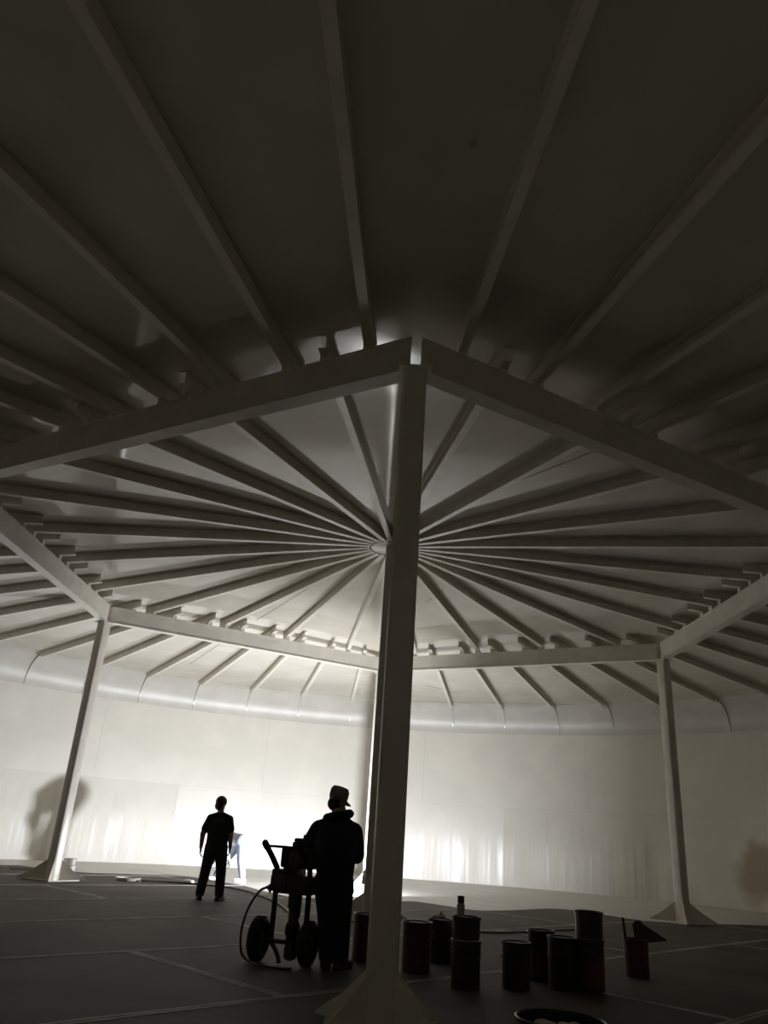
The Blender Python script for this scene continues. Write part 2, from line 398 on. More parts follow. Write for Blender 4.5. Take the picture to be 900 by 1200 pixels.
def column(loc, rz, label, group=None):
    c = empty('steel_column', loc, rz, label, 'column', group)
    link_mesh('shaft', col_me, c); link_mesh('weld_seam', seam_me, c); link_mesh('cap_plate', cap_me, c); link_mesh('base_plate', base_me, c)
    for k in range(4):
        g = link_mesh('gusset', gus_me, c); g.rotation_euler = (0, 0, k*PI/2+PI/4)
    return c
clabels = ['cream square steel column between the paint sprayer and the black pails', None,
           'slim cream steel column with triangular gusset foot near the brown wall stain',
           'cream steel column standing just behind the work floodlight',
           'slim cream steel column with a white bucket at its foot', None]
for k in range(6):
    p = hexv(k); column(p, math.atan2(p.y, p.x), clabels[k] or 'cream steel column under the girder corner out beyond the view', None if clabels[k] else 'outlying columns')
cc = empty('centre_column', (0, 0, 0), 0, 'cream steel centre column carrying the round hub plate of the rafters', 'column')
ZH = ZR-RAFD-0.01
MB().prism(rsq(0.22, 0.035), 0.02, ZH-0.02).build('shaft', M['steel'], cc, autos=40)
link_mesh('base_plate', base_me, cc)
for k in range(4): g = link_mesh('gusset', gus_me, cc); g.rotation_euler = (0, 0, k*PI/2+PHI)
hub = MB().lathe([(0, ZH-0.022), (0.43, ZH-0.022), (0.44, ZH-0.018), (0.44, ZH-0.004), (0.43, ZH), (0, ZH)], 64).build('hub_plate', M['steel'], cc, autos=30)
bolt_me = MB().lathe([(0, -0.014), (0.012, -0.014), (0.013, 0), (0, 0)], 6).mesh('bolt', M['greymetal'])
for k in range(48):
    a = PHI+PI/48+2*PI*k/48; b = link_mesh('bolt', bolt_me, hub); b.location = (0.40*math.cos(a), 0.40*math.sin(a), ZH-0.021)

# ------------------------------------------------------------------ rafters (steel channels)
def channel(L, d=RAFD, fl=0.09, t=0.012):
    # x along the rafter, z down from the roof, flanges towards -y
    prof = [(0, 0), (0, -d), (-fl, -d), (-fl, -d+t*0.8), (-t, -d+t), (-t, -t), (-fl, -t*0.8), (-fl, 0)]
    m = MB(); n = len(prof)
    vs = [(0, y, z) for y, z in prof] + [(L, y, z) for y, z in prof]
    fs = [(i, (i+1) % n, n+(i+1) % n, n+i) for i in range(n)] + [(0, 1, 2, 3, 4, 5, 6, 7), tuple(range(2*n-1, n-1, -1))]
    return m.add(vs, fs)
TILT = math.atan(S); AP = RH*math.cos(PI/6)
def girder_r(off):   # distance from tank centre to the girder line at angle off from a hexagon corner
    o = off % 60; return AP/math.cos(math.radians(o-30))
def rafter(name, az, r0, r1, me_cache, label, group):
    key = (name, round(r0, 3), round(r1, 3))
    if key not in me_cache: me_cache[key] = channel((r1-r0)/math.cos(TILT)).mesh(name, M['steel'])
    o = link_mesh(name, me_cache[key]); tag(o, label, 'rafter', group)
    s = Vector((-math.sin(az), math.cos(az), 0))*0.045
    o.location = Vector((r0*math.cos(az), r0*math.sin(az), zroof(r0)-0.002)) + s; o.rotation_euler = (0, TILT, az)
    return o
cache = {}
# curved bracket bar from rafter end down the knuckle, in the rafter's own frame
KB = MB(); kp = KN; vs = []; fs = []; hw = 0.006
for i, p in enumerate(kp):
    t = (kp[min(i+1, len(kp)-1)]-kp[max(i-1, 0)]).normalized(); nrm = Vector((t.z, 0, -t.x)); nrm = nrm if nrm.x < 0 or nrm.z < 0 else -nrm
    dep = 0.075*(1-0.6*i/(len(kp)-1)); q = p+nrm*dep
    vs += [(p.x, -hw, p.z), (p.x, hw, p.z), (q.x, hw, q.z), (q.x, -hw, q.z)]
for i in range(len(kp)-1):
    for k in range(4): fs.append((i*4+k, i*4+(k+1) % 4, i*4+4+(k+1) % 4, i*4+4+k))
fs += [(0, 1, 2, 3), tuple(len(vs)-4+k for k in (3, 2, 1, 0))]
KB.add(vs, fs); kb_me = KB.mesh('knuckle_bracket', M['steel'])
PH = math.degrees(PHI)
for k in range(24):
    off = 7.5+15*k; az = math.radians(-90+PH+off)
    rafter('inner_rafter', az, 0.30, girder_r(off)+0.24, cache, 'narrow cream channel rafter running from hub plate out to a girder', 'inner rafters around the hub')
for k in range(48):
    off = 3.75+7.5*k; az = math.radians(-90+PH+off); r0 = girder_r(off)-0.34
    o = rafter('outer_rafter', az, r0, RK, cache, 'narrow cream channel rafter running from a girder out to the shell wall', 'outer rafters along the shell')
    b = link_mesh('knuckle_bracket', kb_me, o)
    b.matrix_parent_inverse = (Matrix.Translation(o.location) @ o.rotation_euler.to_matrix().to_4x4()).inverted()
    b.rotation_euler = (0, 0, az)

# ------------------------------------------------------------------ girders on the columns, with rafter cleats
glab = {0: 'cream girder from the sprayer-side column towards the dark roof, sprayer side', 1: None, 2: 'cream girder running from the column near the brown stain back over the floodlight',
        3: 'cream girder running from over the floodlight to the column with white bucket', 4: None, 5: None}
gnames = ['deep cream girder from the column beside the pails, passing over the pails side',
          'cream girder from the gusset-foot column by the brown stain, leading away from floodlight',
          'cream girder spanning from the column behind the floodlight to the column by the brown stain',
          'cream girder spanning from the column behind the floodlight to the white bucket column',
          'cream girder from the white bucket column, leading away from the floodlight',
          'deep cream girder from the column beside the pails, passing over the sprayer side']
for k in range(6):
    A = hexv(k); B = hexv(k+1); mid = (A+B)/2; L = (B-A).length; ax = (B-A).normalized(); rz = math.atan2(ax.y, ax.x)
    g = empty('girder', (mid.x, mid.y, ZBT-BD), rz, gnames[k], 'girder')
    Lh = L-0.11
    m = MB(); cut = 0.055   # mitred ends
    def slab(m, hw, z0, z1):
        e0 = Lh/2; poly = [(-e0-hw*0.577, -hw), (e0+hw*0.577, -hw), (e0-hw*0.577, hw), (-e0+hw*0.577, hw)]
        return m.prism(poly, z0, z1)
    # outward side is local -y (right of A->B travelling counter-clockwise)
    slab(MB(), 0.078, 0.018, BD-0.018).build('web_box', M['steel'], g)
    slab(MB(), 0.092, 0.0, 0.018).build('bottom_flange', M['steel'], g)
    slab(MB(), 0.086, BD-0.018, BD).build('top_flange', M['steel'], g)
    for off, inner in [(7.5+15*i, True) for i in range(4)] + [(3.75+7.5*i, False) for i in range(8)]:
        az = math.radians(-90+PH+60*k+off); r = girder_r(off); zz = zroof(r)-RAFD-0.004
        h = zz-ZBT; x = r*math.sin(math.radians(off-30))
        cl = MB()
        if h > 0.012: cl.box((x, 0, BD+h/2-0.001), (0.10, 0.16, h), Matrix.Rotation(math.radians(off-30), 3, 'Z'))
        cl.box((x+0.055, 0, BD+max(h, 0)+0.03), (0.010, 0.14, 0.06+max(h, 0)*0.6), Matrix.Rotation(math.radians(off-30), 3, 'Z'))
        cl.build('cleat', M['steel'], g)

# ------------------------------------------------------------------ work floodlight
fl = empty('floodlight', (LAMP_POS.x, LAMP_POS.y, 0.004), LAMP_AZ-PI/2, 'small work floodlight on a low bracket stand, facing the shell wall', 'lamp')
RX = Matrix.Rotation(LAMP_EL, 3, 'X'); lz = LAMP_POS.z-0.004
hd = MB(); hd.bbox(RX @ Vector((0, -0.075, 0))+Vector((0, 0, lz)), (0.34, 0.05, 0.26), RX, 0.008)
for sx, sz, wx, wz in ((-.165, 0, .012, .26), (.165, 0, .012, .26), (0, .125, .34, .012), (0, -.125, .34, .012)):
    hd.box(RX @ Vector((sx, -0.03, sz))+Vector((0, 0, lz)), (wx, 0.06, wz), RX)
for i in range(7): hd.box(RX @ Vector((-.14+i*.0467, -0.12, 0))+Vector((0, 0, lz)), (0.008, 0.05, 0.22), RX)
hd.build('housing', M['blackmetal'], fl)
le = bpy.data.materials.new('lamp_glass'); le.use_nodes = True
_b = le.node_tree.nodes['Principled BSDF']; _b.inputs['Emission Color'].default_value = (1, 1, 1, 1); _b.inputs['Emission Strength'].default_value = 30; _b.inputs['Base Color'].default_value = (.8, .8, .8, 1)
MB().box(RX @ Vector((0, -0.045, 0))+Vector((0, 0, lz)), (0.318, 0.006, 0.238), RX).build('lens', le, fl)
st = MB()
for s in (-1, 1):
    st.tube([(s*0.18, -0.06, lz), (s*0.18, -0.06, 0.03), (s*0.18, 0.12, 0.012), ], 0.012)
    st.tube([(s*0.18, -0.06, 0.03), (s*0.18, -0.26, 0.012)], 0.012)
st.tube([(-0.18, -0.26, 0.012), (0.18, -0.26, 0.012)], 0.012); st.build('stand', M['blackmetal'], fl)
ld = bpy.data.lights.new('flood_beam', 'AREA'); ld.shape = 'RECTANGLE'; ld.size = 0.18; ld.size_y = 0.12; ld.energy = LAMP_W; ld.color = LAMP_COL
lo = bpy.data.objects.new('flood_beam', ld); COL.objects.link(lo); lo.parent = fl
lo.location = RX @ Vector((0, 0.003, 0))+Vector((0, 0, lz)); lo.rotation_euler = (PI/2+LAMP_EL, 0, 0)
# ------------------------------------------------------------------ people
def remesh(mb, name, mt, parent, voxel=0.01, sm=4, dec=None):
    me = mb.mesh(name+'_src', mt); o = bpy.data.objects.new(name+'_src', me); COL.objects.link(o)
    r = o.modifiers.new('r', 'REMESH'); r.mode = 'VOXEL'; r.voxel_size = voxel; r.use_smooth_shade = True
    s = o.modifiers.new('s', 'SMOOTH'); s.iterations = sm; s.factor = 0.5
    dg = bpy.context.evaluated_depsgraph_get(); me2 = bpy.data.meshes.new_from_object(o.evaluated_get(dg))
    bpy.data.objects.remove(o); bpy.data.meshes.remove(me); me2.name = name
    if not me2.materials: me2.materials.append(mt)
    me2.shade_smooth(); ob = link_mesh(name, me2, parent); return ob
def chain(mb, pts):
    for (p0, r0), (p1, r1) in zip(pts[:-1], pts[1:]): mb.cone(p0, r0, p1, r1)
def hand(mb, wr, d, nrm, thumb, k=1.0, curl=0.35, grow=0.0):
    """palm, four unequal bent fingers and a thumb from the palm's side; d = pointing, nrm = palm side, thumb = thumb side"""
    d = Vector(d).normalized(); nrm = Vector(nrm); nrm = (nrm-d*nrm.dot(d)).normalized(); sd = Vector(thumb); sd = (sd-d*sd.dot(d)-nrm*sd.dot(nrm)).normalized()
    wr = Vector(wr); g = grow
    for i, (o, fl, r) in enumerate(((0.028, 0.070, .0085), (0.0095, 0.080, .009), (-0.0095, 0.074, .0085), (-0.027, 0.058, .0075))):
        kn = wr + d*0.088*k + sd*o*k
        mb.cone(wr+sd*o*0.6*k, 0.017*k+g, kn, 0.0125*k+g, 10)
        d1 = (d*math.cos(curl)+nrm*math.sin(curl)); d2 = (d*math.cos(curl*2.4)+nrm*math.sin(curl*2.4))
        m1 = kn+d1*fl*0.52*k+sd*o*0.12; m2 = m1+d2*fl*0.48*k
        mb.cone(kn, r*k*1.1+g, m1, r*k+g, 8); mb.cone(m1, r*k+g, m2, r*0.85*k+g, 8)
    t0 = wr+d*0.025*k+sd*0.022*k; t1 = t0+(d*0.6+sd*0.75+nrm*0.25).normalized()*0.042*k; t2 = t1+(d*0.9+sd*0.25+nrm*0.4).normalized()*0.036*k
    mb.cone(t0, .014*k+g, t1, .0105*k+g, 8); mb.cone(t1, .0105*k+g, t2, .0085*k+g, 8)
def head(mb, c, R, k=1.0):
    c = Vector(c); at = lambda x, y, z: c + R @ (Vector((x, y, z))*k)
    mb.ell(at(0, -0.008, 0.02), .076*k, .096*k, .098*k, R); mb.ell(at(0, 0.022, -0.045), .058*k, .068*k, .075*k, R)
    mb.ell(at(0, 0.055, -0.088), .030*k, .028*k, .024*k, R)                                   # chin
    mb.cone(at(0, .088, .012), .008*k, at(0, .106, -.030), .014*k, 8)                         # nose
    mb.cone(at(-.030, .080, .028), .012*k, at(.030, .080, .028), .012*k, 8)                   # brow
    mb.cone(at(-.018, .082, -.060), .009*k, at(.018, .082, -.060), .009*k, 8)                 # lips
    for s in (-1, 1): mb.ell(at(s*.078, -.012, -.012), .010*k, .022*k, .032*k, R)             # ears
def eyes(parent, c, R, k=1.0):
    c = Vector(c)
    for s in (-1, 1): MB().ell(c + R @ (Vector((s*.030, .080, .008))*k), .011*k, .011*k, .009*k, R, 12).build('eye', M['eye'], parent, smooth=True)
def shoe(mb, ankle, d, L=0.27):
    a = Vector(ankle); d = Vector(d).normalized(); z = Vector((0, 0, 1)); s = d.cross(z)
    heel = Vector((a.x, a.y, 0.045))-d*0.05; toe = Vector((a.x, a.y, 0.036))+d*(L-0.11)
    mb.cone(heel, .045, Vector((a.x, a.y, .045))+d*0.05, .047); mb.cone(Vector((a.x, a.y, .045))+d*0.05, .047, toe, .036); mb.cone(Vector((a.x, a.y, .07)), .048, a, .052)
    mb.box(Vector((a.x, a.y, .014))+d*(L/2-0.10), (0.082, L-0.02, 0.028), Matrix((s, d, z)).transposed())

def standing_man():
    P = gp(246, 1055); P.z = 0
    root = empty('person', P, math.radians(3), 'man in dark T-shirt and jeans standing with arms at his sides', 'person')
    hc = (-0.03, 0.03, 1.545); Rh = Matrix.Rotation(math.radians(-28), 3, 'Z') @ Matrix.Rotation(math.radians(-12), 3, 'X')
    J = dict(sl=(-.175, -.01, 1.300), sr=(.150, .0, 1.300), el=(-.275, -.03, 1.04), er=(.215, -.02, 1.05), wl=(-.285, .03, .82), wr=(.215, .09, .84),
             hl=(-.10, 0, .84), hr=(.075, 0, .84), kl=(-.15, .03, .45), kr=(.12, .03, .45), al=(-.185, -.02, .09), ar=(.145, -.02, .09))
    b = MB(); head(b, hc, Rh, 1.06)
    chain(b, [((-.015, .0, 1.36), .066), ((-.025, .015, 1.46), .054)])
    chain(b, [((-.012, 0, .90), .11), ((-.012, 0, 1.08), .105), ((-.012, .0, 1.23), .11)]); b.cone((-.12, 0, 1.27), .06, (.095, 0, 1.27), .06)
    for s, e, w_, hs in (('sl', 'el', 'wl', -1), ('sr', 'er', 'wr', 1)):
        chain(b, [(J[s], .062), (J[e], .049), (J[w_], .033)])
        d = Vector(J[w_])-Vector(J[e]); hand(b, J[w_], d, (-hs, .2, 0), (0, 1, 0), 1.12, 0.4)
    for h_, k_, a_ in (('hl', 'kl', 'al'), ('hr', 'kr', 'ar')): chain(b, [(J[h_], .085), (J[k_], .055), (J[a_], .042)])
    remesh(b, 'body', M['skin'], root, 0.0075, 3); eyes(root, hc, Rh)
    t = MB()
    for xo in (-.055, .055): chain(t, [((-.012+xo, 0, .78), .138), ((-.012+xo, 0, .95), .136), ((-.012+xo, 0, 1.08), .136), ((-.012+xo, .0, 1.20), .142)])
    for sx in (-.105, .085): t.cone((-.015, 0, 1.365), .066, (sx-.03*(1 if sx < 0 else -1), -.005, 1.305), .080)
    for s, e in (('sl', 'el'), ('sr', 'er')):
        m_ = Vector(J[s]).lerp(Vector(J[e]), 0.66); chain(t, [((-.012, 0, 1.26), .10), (J[s], .074), (m_, .076)])
    remesh(t, 't_shirt', M['tee'], root, 0.011, 4)
    j = MB(); j.cone((-.08, 0, .84), .118, (.055, 0, .84), .118)
    for h_, k_, a_ in (('hl', 'kl', 'al'), ('hr', 'kr', 'ar')): chain(j, [(J[h_], .118), (J[k_], .090), (Vector(J[a_])+Vector((0, 0, .02)), .080)])
    remesh(j, 'jeans', M['jeans'], root, 0.011, 4)
    for a_, dx in (('al', -.25), ('ar', .3)):
        s = MB(); shoe(s, J[a_], (dx, 1, 0), .28); remesh(s, 'boot', M['boots'], root, 0.008, 3)
    h = MB(); c = Vector(hc); h.ell(c+Rh @ Vector((0, -.016, .036)), .097, .110, .104, Rh); h.ell(c+Rh @ Vector((0, -.05, -.04)), .085, .062, .08, Rh); h.ell(c+Rh @ Vector((0, .05, .085)), .06, .045, .032, Rh)
    remesh(h, 'hair', M['hair'], root, 0.008, 2)
standing_man()

def near_man():
    P = gp(391, 1137); P.z = 0
    root = empty('person', P, math.radians(0), 'stocky man in navy hooded jacket and pale cap standing at the sprayer', 'person')
    hc = (-.095, .10, 1.505); Rh = Matrix.Rotation(math.radians(-50), 3, 'Z') @ Matrix.Rotation(math.radians(-14), 3, 'X')
    J = dict(sl=(-.255, .06, 1.225), sr=(.085, .06, 1.225), el=(-.385, .16, 1.02), er=(.135, .12, 1.02), wl=(-.36, .40, 1.03), wr=(.11, .36, 1.02),
             hl=(-.15, 0, .80), hr=(.02, 0, .80), kl=(-.105, .03, .45), kr=(.035, .03, .45), al=(-.075, -.01, .09), ar=(.055, .03, .09))
    b = MB(); head(b, hc, Rh, 1.02)
    chain(b, [((-.08, .03, 1.30), .07), ((-.09, .075, 1.43), .06)])
    chain(b, [((-.06, 0, .85), .12), ((-.07, 0, 1.02), .13), ((-.08, .02, 1.16), .13)]); b.cone((-.19, .05, 1.24), .085, (.05, .05, 1.24), .085)
    for s, e, w_, hs in (('sl', 'el', 'wl', -1), ('sr', 'er', 'wr', 1)):
        chain(b, [(J[s], .062), (J[e], .046), (J[w_], .031)])
        d = Vector(J[w_])-Vector(J[e]); hand(b, J[w_], d, (0, 0, -1), (-hs, 0, 0), 1.08, 0.4)
    for h_, k_, a_ in (('hl', 'kl', 'al'), ('hr', 'kr', 'ar')): chain(b, [(J[h_], .095), (J[k_], .06), (J[a_], .045)])
    remesh(b, 'body', M['skin'], root, 0.0075, 3); eyes(root, hc, Rh, 1.02)
    t = MB(); chain(t, [((-.06, 0, .69), .172), ((-.06, 0, .85), .190), ((-.07, 0, 1.02), .212), ((-.08, .02, 1.14), .215)])
    t.cone((-.06, 0, .69), .165, (-.02, 0, .69), .165)
    t.cone((-.19, .04, 1.185), .125, (.035, .04, 1.185), .125); t.cone((-.12, .05, 1.33), .085, (-.03, .06, 1.33), .085)
    for sx in (-.235, .07): t.cone((-.08, .05, 1.325), .085, (sx, .055, 1.235), .098)
    for s, e, w_ in (('sl', 'el', 'wl'), ('sr', 'er', 'wr')):
        chain(t, [(J[s], .106), (J[e], .090), (Vector(J[e]).lerp(Vector(J[w_]), .85), .062)])
    jk = remesh(t, 'jacket', M['jacket'], root, 0.012, 5)
    hd = MB()   # bunched hood round the neck
    for i in range(10):
        a0 = PI*0.98+i*0.125*PI; a1 = a0+0.125*PI
        pt = lambda a: (-.075+.115*math.cos(a), .045+.10*math.sin(a), 1.375+.028*math.cos(a*1.0))
        if a1 < 2.2*PI: hd.cone(pt(a0), .046, pt(a1), .046)
    hd.ell((.03, .05, 1.405), .06, .05, .036); remesh(hd, 'hood', M['jacket'], jk, 0.010, 3)
    # worn print across the back of the jacket: short raised strips, too faded to read
    pr = MB()
    for row, (z, wd) in enumerate(((1.13, .07), (1.075, .15), (1.02, .17), (0.965, .12))):
        x = -wd
        while x < wd:
            l = random.uniform(.012, .03); xx = -.07+x+l/2; yy = -0.186+ (xx+.07)**2*2.0; pr.box((xx, yy, z), (l, .008, .024 if row else .016)); x += l+.008
    pr.build('back_print', M['print'], jk)
    j = MB(); j.cone((-.12, 0, .74), .13, (.0, 0, .74), .13)
    for h_, k_, a_ in (('hl', 'kl', 'al'), ('hr', 'kr', 'ar')): chain(j, [(Vector(J[h_])-Vector((0, 0, .04)), .120), (J[k_], .100), (Vector(J[a_])+Vector((0, 0, .02)), .080)])
    remesh(j, 'trousers', M['trouserdark'], root, 0.012, 4)
    for a_, dx in (('al', -.2), ('ar', .55)):
        s = MB(); shoe(s, J[a_], (dx, 1, 0), .29); remesh(s, 'boot', M['boots'], root, 0.008, 3)
    c = Vector(hc); h = MB(); h.ell(c+Rh @ Vector((0, -.03, -.02)), .083, .078, .075, Rh); remesh(h, 'hair', M['hair'], root, 0.008, 2)
    cp = MB(); Rc = Rh
    cp.lathe([(.088, 0), (.092, .03), (.090, .085), (.075, .115), (.03, .124), (0, .125)], 28, c+Rc @ Vector((0, -.008, .035)), Rc @ Matrix.Diagonal((1, 1.16, 1)))
    cap = cp.build('cap', M['cap'], root, autos=50)
    br = MB(); vs = []; fs = []
    for i in range(11):
        a = PI*(0.12+0.76*i/10); 
        for (rr, zz) in ((.088, .036), (.088, .030)): vs.append(c+Rc @ Vector((rr*math.cos(a), rr*1.16*math.sin(a)-.008, zz)))
        for (rr, zz) in ((.088, .012), (.088, .020)): vs.append(c+Rc @ Vector((rr*math.cos(a)*.9, rr*1.16*math.sin(a)+.075*math.sin(a)-.008, zz)))
    for i in range(10):
        for k in range(4): fs.append((i*4+k, i*4+(k+1) % 4, i*4+4+(k+1) % 4, i*4+4+k))
    fs += [(0, 1, 2, 3), (43, 42, 41, 40)]; br.add(vs, fs).build('brim', M['cap'], cap)
near_man()

def bent_man():
    P = gp(283, 1034); P.z = 0.004
    root = empty('person', P, 0.0, 'man in pale blue work clothes bending over beside the shell wall', 'person')
    # faces -x, bending; x is relative to the nearer foot
    hc = (-.86, .16, .62); Rh = Matrix.Rotation(PI/2, 3, 'Z') @ Matrix.Rotation(math.radians(-78), 3, 'X')
    J = dict(al=(.0, 0, .09), kl=(-.075, .0, .46), hl=(-.11, .05, .85), ar=(-.62, .14, .09), kr=(-.44, .14, .47), hr=(-.17, .18, .85),
             sl=(-.54, .02, .82), sr=(-.58, .31, .83), el=(-.41, -.06, .62), er=(-.72, .34, .56), wl=(-.345, -.08, .43), wr=(-.80, .30, .32))
    b = MB(); head(b, hc, Rh, 1.0); chain(b, [((-.62, .16, .84), .07), ((-.78, .16, .70), .056)])
    chain(b, [((-.16, .12, .88), .13), ((-.36, .14, .92), .125), ((-.54, .165, .86), .145)]); b.cone((-.58, .05, .84), .08, (-.58, .28, .84), .08)
    for s, e, w_ in (('sl', 'el', 'wl'), ('sr', 'er', 'wr')):
        chain(b, [(J[s], .058), (J[e], .042), (J[w_], .029)]); d = Vector(J[w_])-Vector(J[e]); hand(b, J[w_], d, (-1, 0, 0), (0, 1 if s == 'sl' else -1, 0), 1.05, .45)
    for h_, k_, a_ in (('hl', 'kl', 'al'), ('hr', 'kr', 'ar')): chain(b, [(J[h_], .09), (J[k_], .056), (J[a_], .042)])
    remesh(b, 'body', M['skin'], root, 0.0075, 3); eyes(root, hc, Rh)
    t = MB(); chain(t, [((-.24, .12, .88), .150), ((-.36, .14, .91), .148), ((-.54, .165, .86), .165)]); t.cone((-.59, .06, .84), .10, (-.59, .27, .84), .10)
    for s, e, w_ in (('sl', 'el', 'wl'), ('sr', 'er', 'wr')): chain(t, [(J[s], .076), (J[e], .062), (Vector(J[e]).lerp(Vector(J[w_]), .85), .046)])
    remesh(t, 'shirt', M['whitecloth'], root, 0.012, 4)
    j = MB(); j.cone((-.14, .05, .88), .150, (-.17, .18, .88), .145)
    for h_, k_, a_ in (('hl', 'kl', 'al'), ('hr', 'kr', 'ar')): chain(j, [(J[h_], .130), (J[k_], .098), (Vector(J[a_])+Vector((0, 0, .03)), .078)])
    remesh(j, 'trousers', M['coverall'], root, 0.012, 4)
    for w_, e, th in (('wl', 'el', 1), ('wr', 'er', -1)):
        g = MB(); hand(g, J[w_], Vector(J[w_])-Vector(J[e]), (-1, 0, 0), (0, th, 0), 1.05, .45, .005); remesh(g, 'glove', M['glove'], root, .006, 2)
    for a_ in ('al', 'ar'): s = MB(); shoe(s, J[a_], (-1, -.15, 0), .27); remesh(s, 'shoe', M['shoewhite'], root, .008, 3)
    h = MB(); c = Vector(hc); h.ell(c+Rh @ Vector((0, -.02, .032)), .083, .098, .094, Rh); remesh(h, 'hair', M['hair'], root, .008, 2)
bent_man()

# ------------------------------------------------------------------ airless paint sprayer cart
def sprayer():
    P0 = gp(329, 1130); P0.z = 0
    ang = math.atan2(-0.14, 0.5)
    t = empty('paint_sprayer', P0, ang, 'black engine-driven paint sprayer cart on two rubber tyres with looped hose', 'paint sprayer')
    RY = Matrix.Rotation(PI/2, 3, 'Y')
    for s in (-1, 1):
        c = (s*0.262, 0, 0.2)
        wv = MB(); prof = []
        for i in range(17):
            a = 2*PI*i/16; prof.append((0.145+0.053*math.cos(a), 0.062*math.sin(a)))
        wv.lathe(prof, 36, c, RY)
        for i in range(28):
            a = 2*PI*i/28; R = Matrix.Rotation(a, 3, 'X'); wv.box(Vector(c)+R @ Vector((0, 0, .196)), (.075, .014, .010), R)
        wheel = wv.build('wheel', M['rubber'], t, autos=40)
        rm = MB(); rm.lathe([(0, -.05), (.035, -.05), (.035, -.02), (.10, -.015), (.11, -.035), (.112, .035), (.10, .015), (.035, .02), (.035, .05), (0, .05)], 24, c, RY); rm.build('rim', M['greymetal'], wheel, autos=40)
    MB().tube([(-.31, 0, .2), (.31, 0, .2)], .014).build('axle', M['greymetal'], t)
    fr = MB()
    for x in (-.145, .215):
        fr.tube(spline([(x, .03, .17), (x, .03, .60), (x-.005, .02, .82), (x-.012, -.02, .88), (x-.03, -.22, 1.03), (x-.035, -.28, 1.065)], 5), .029, 10)
    fr.tube([(-.18, -.265, 1.052), (.18, -.265, 1.052)], .013); fr.tube([(-.145, .03, .19), (.215, .03, .19)], .022)
    fr.build('frame', M['blackmetal'], t, smooth=True)
    gr = MB()
    for x in (-.18, .18): gr.cone((x, -.24, 1.045), .034, (x, -.29, 1.075), .034, 12)
    gr.build('handle_grip', M['rubber'], t, smooth=True)
    dk = MB(); dk.bbox((.055, .08, .715), (.44, .36, .15), b=.02); dk.bbox((-.135, .06, .76), (.10, .2, .16), b=.02); dk.bbox((.06, .08, .635), (.40, .30, .03), b=.01); dk.build('deck', M['blackmetal'], t, autos=40)
    en = MB(); en.bbox((.09, .08, .955), (.36, .32, .20), b=.03); en.bbox((.13, .08, 1.075), (.26, .22, .06), b=.025); en.bbox((.02, .08, .82), (.16, .26, .08), b=.015)
    e = en.build('engine', M['blackmetal'], t, autos=40)
    MB().lathe([(0, 0), (.075, 0), (.085, .01), (.085, .04), (.06, .055), (0, .055)], 24, (.10, -.08, .95), Matrix.Rotation(PI/2, 3, 'X')).build('recoil_starter', M['greymetal'], e, autos=40)
    fuel = MB(); fuel.bbox((.10, .10, 1.115), (.20, .16, .05), b=.02); fuel.lathe([(0, .03), (.025, .03), (.028, 0), (.028, -.02)], 16, (.10, .10, 1.145)); fuel.build('fuel_tank', M['blackmetal'], e, autos=40)
    cf = MB()
    for i in range(6): cf.bbox((.285, .08, .88+i*.028), (.05, .24, .010), b=.003)
    cf.build('cooling_fins', M['greymetal'], e, autos=40)
    pu = MB(); pu.lathe([(0, .62), (.070, .62), (.070, .50), (.056, .49), (.056, .38), (.072, .36), (.072, .27), (.058, .25), (.058, .16), (.064, .15), (.064, .06), (.03, .04), (0, .04)], 20, (.085, .0, 0)); pu.build('pump', M['blackmetal'], t, autos=40)
    MB().tube([(.155, -.02, .62), (.155, -.02, .50), (.15, -.02, .42)], .010).build('drain_tube', M['hosedark'], t)
    MB().tube(spline([(-.145, .03, .18), (-.07, -.02, .13), (-.02, -.05, .07), (.0, -.06, .015)], 4), .022).build('prop_stand', M['greymetal'], t, smooth=True)
    ft = MB(); ft.lathe([(0, -.02), (.03, -.02), (.036, 0), (.03, .02), (0, .02)], 14, (-.195, .0, .66), RY); ft.tube([(-.195, 0, .66), (-.195, 0, .61)], .014); ft.tube([(-.145, 0, .66), (-.24, 0, .66)], .016); ft.build('outlet_fitting', M['greymetal'], t, autos=40)
    MB().tube(spline([(-.22, 0, .665), (-.30, -.02, .62), (-.385, -.05, .47), (-.425, -.07, .28), (-.40, -.09, .10), (-.34, -.10, .03), (-.24, -.16, .013), (-.1, -.28, .013), (.08, -.32, .013), (.22, -.28, .013)], 7), .012, 8).build('hose', M['hose'], t, smooth=True)
    v = MB(); v.bbox((-.04, -.11, .735), (.10, .03, .07), b=.01); v.lathe([(0, .03), (.02, .03), (.022, 0)], 12, (-.04, -.125, .735), Matrix.Rotation(PI/2, 3, 'X')); v.build('pressure_control', M['greymetal'], t, autos=40)
sprayer()

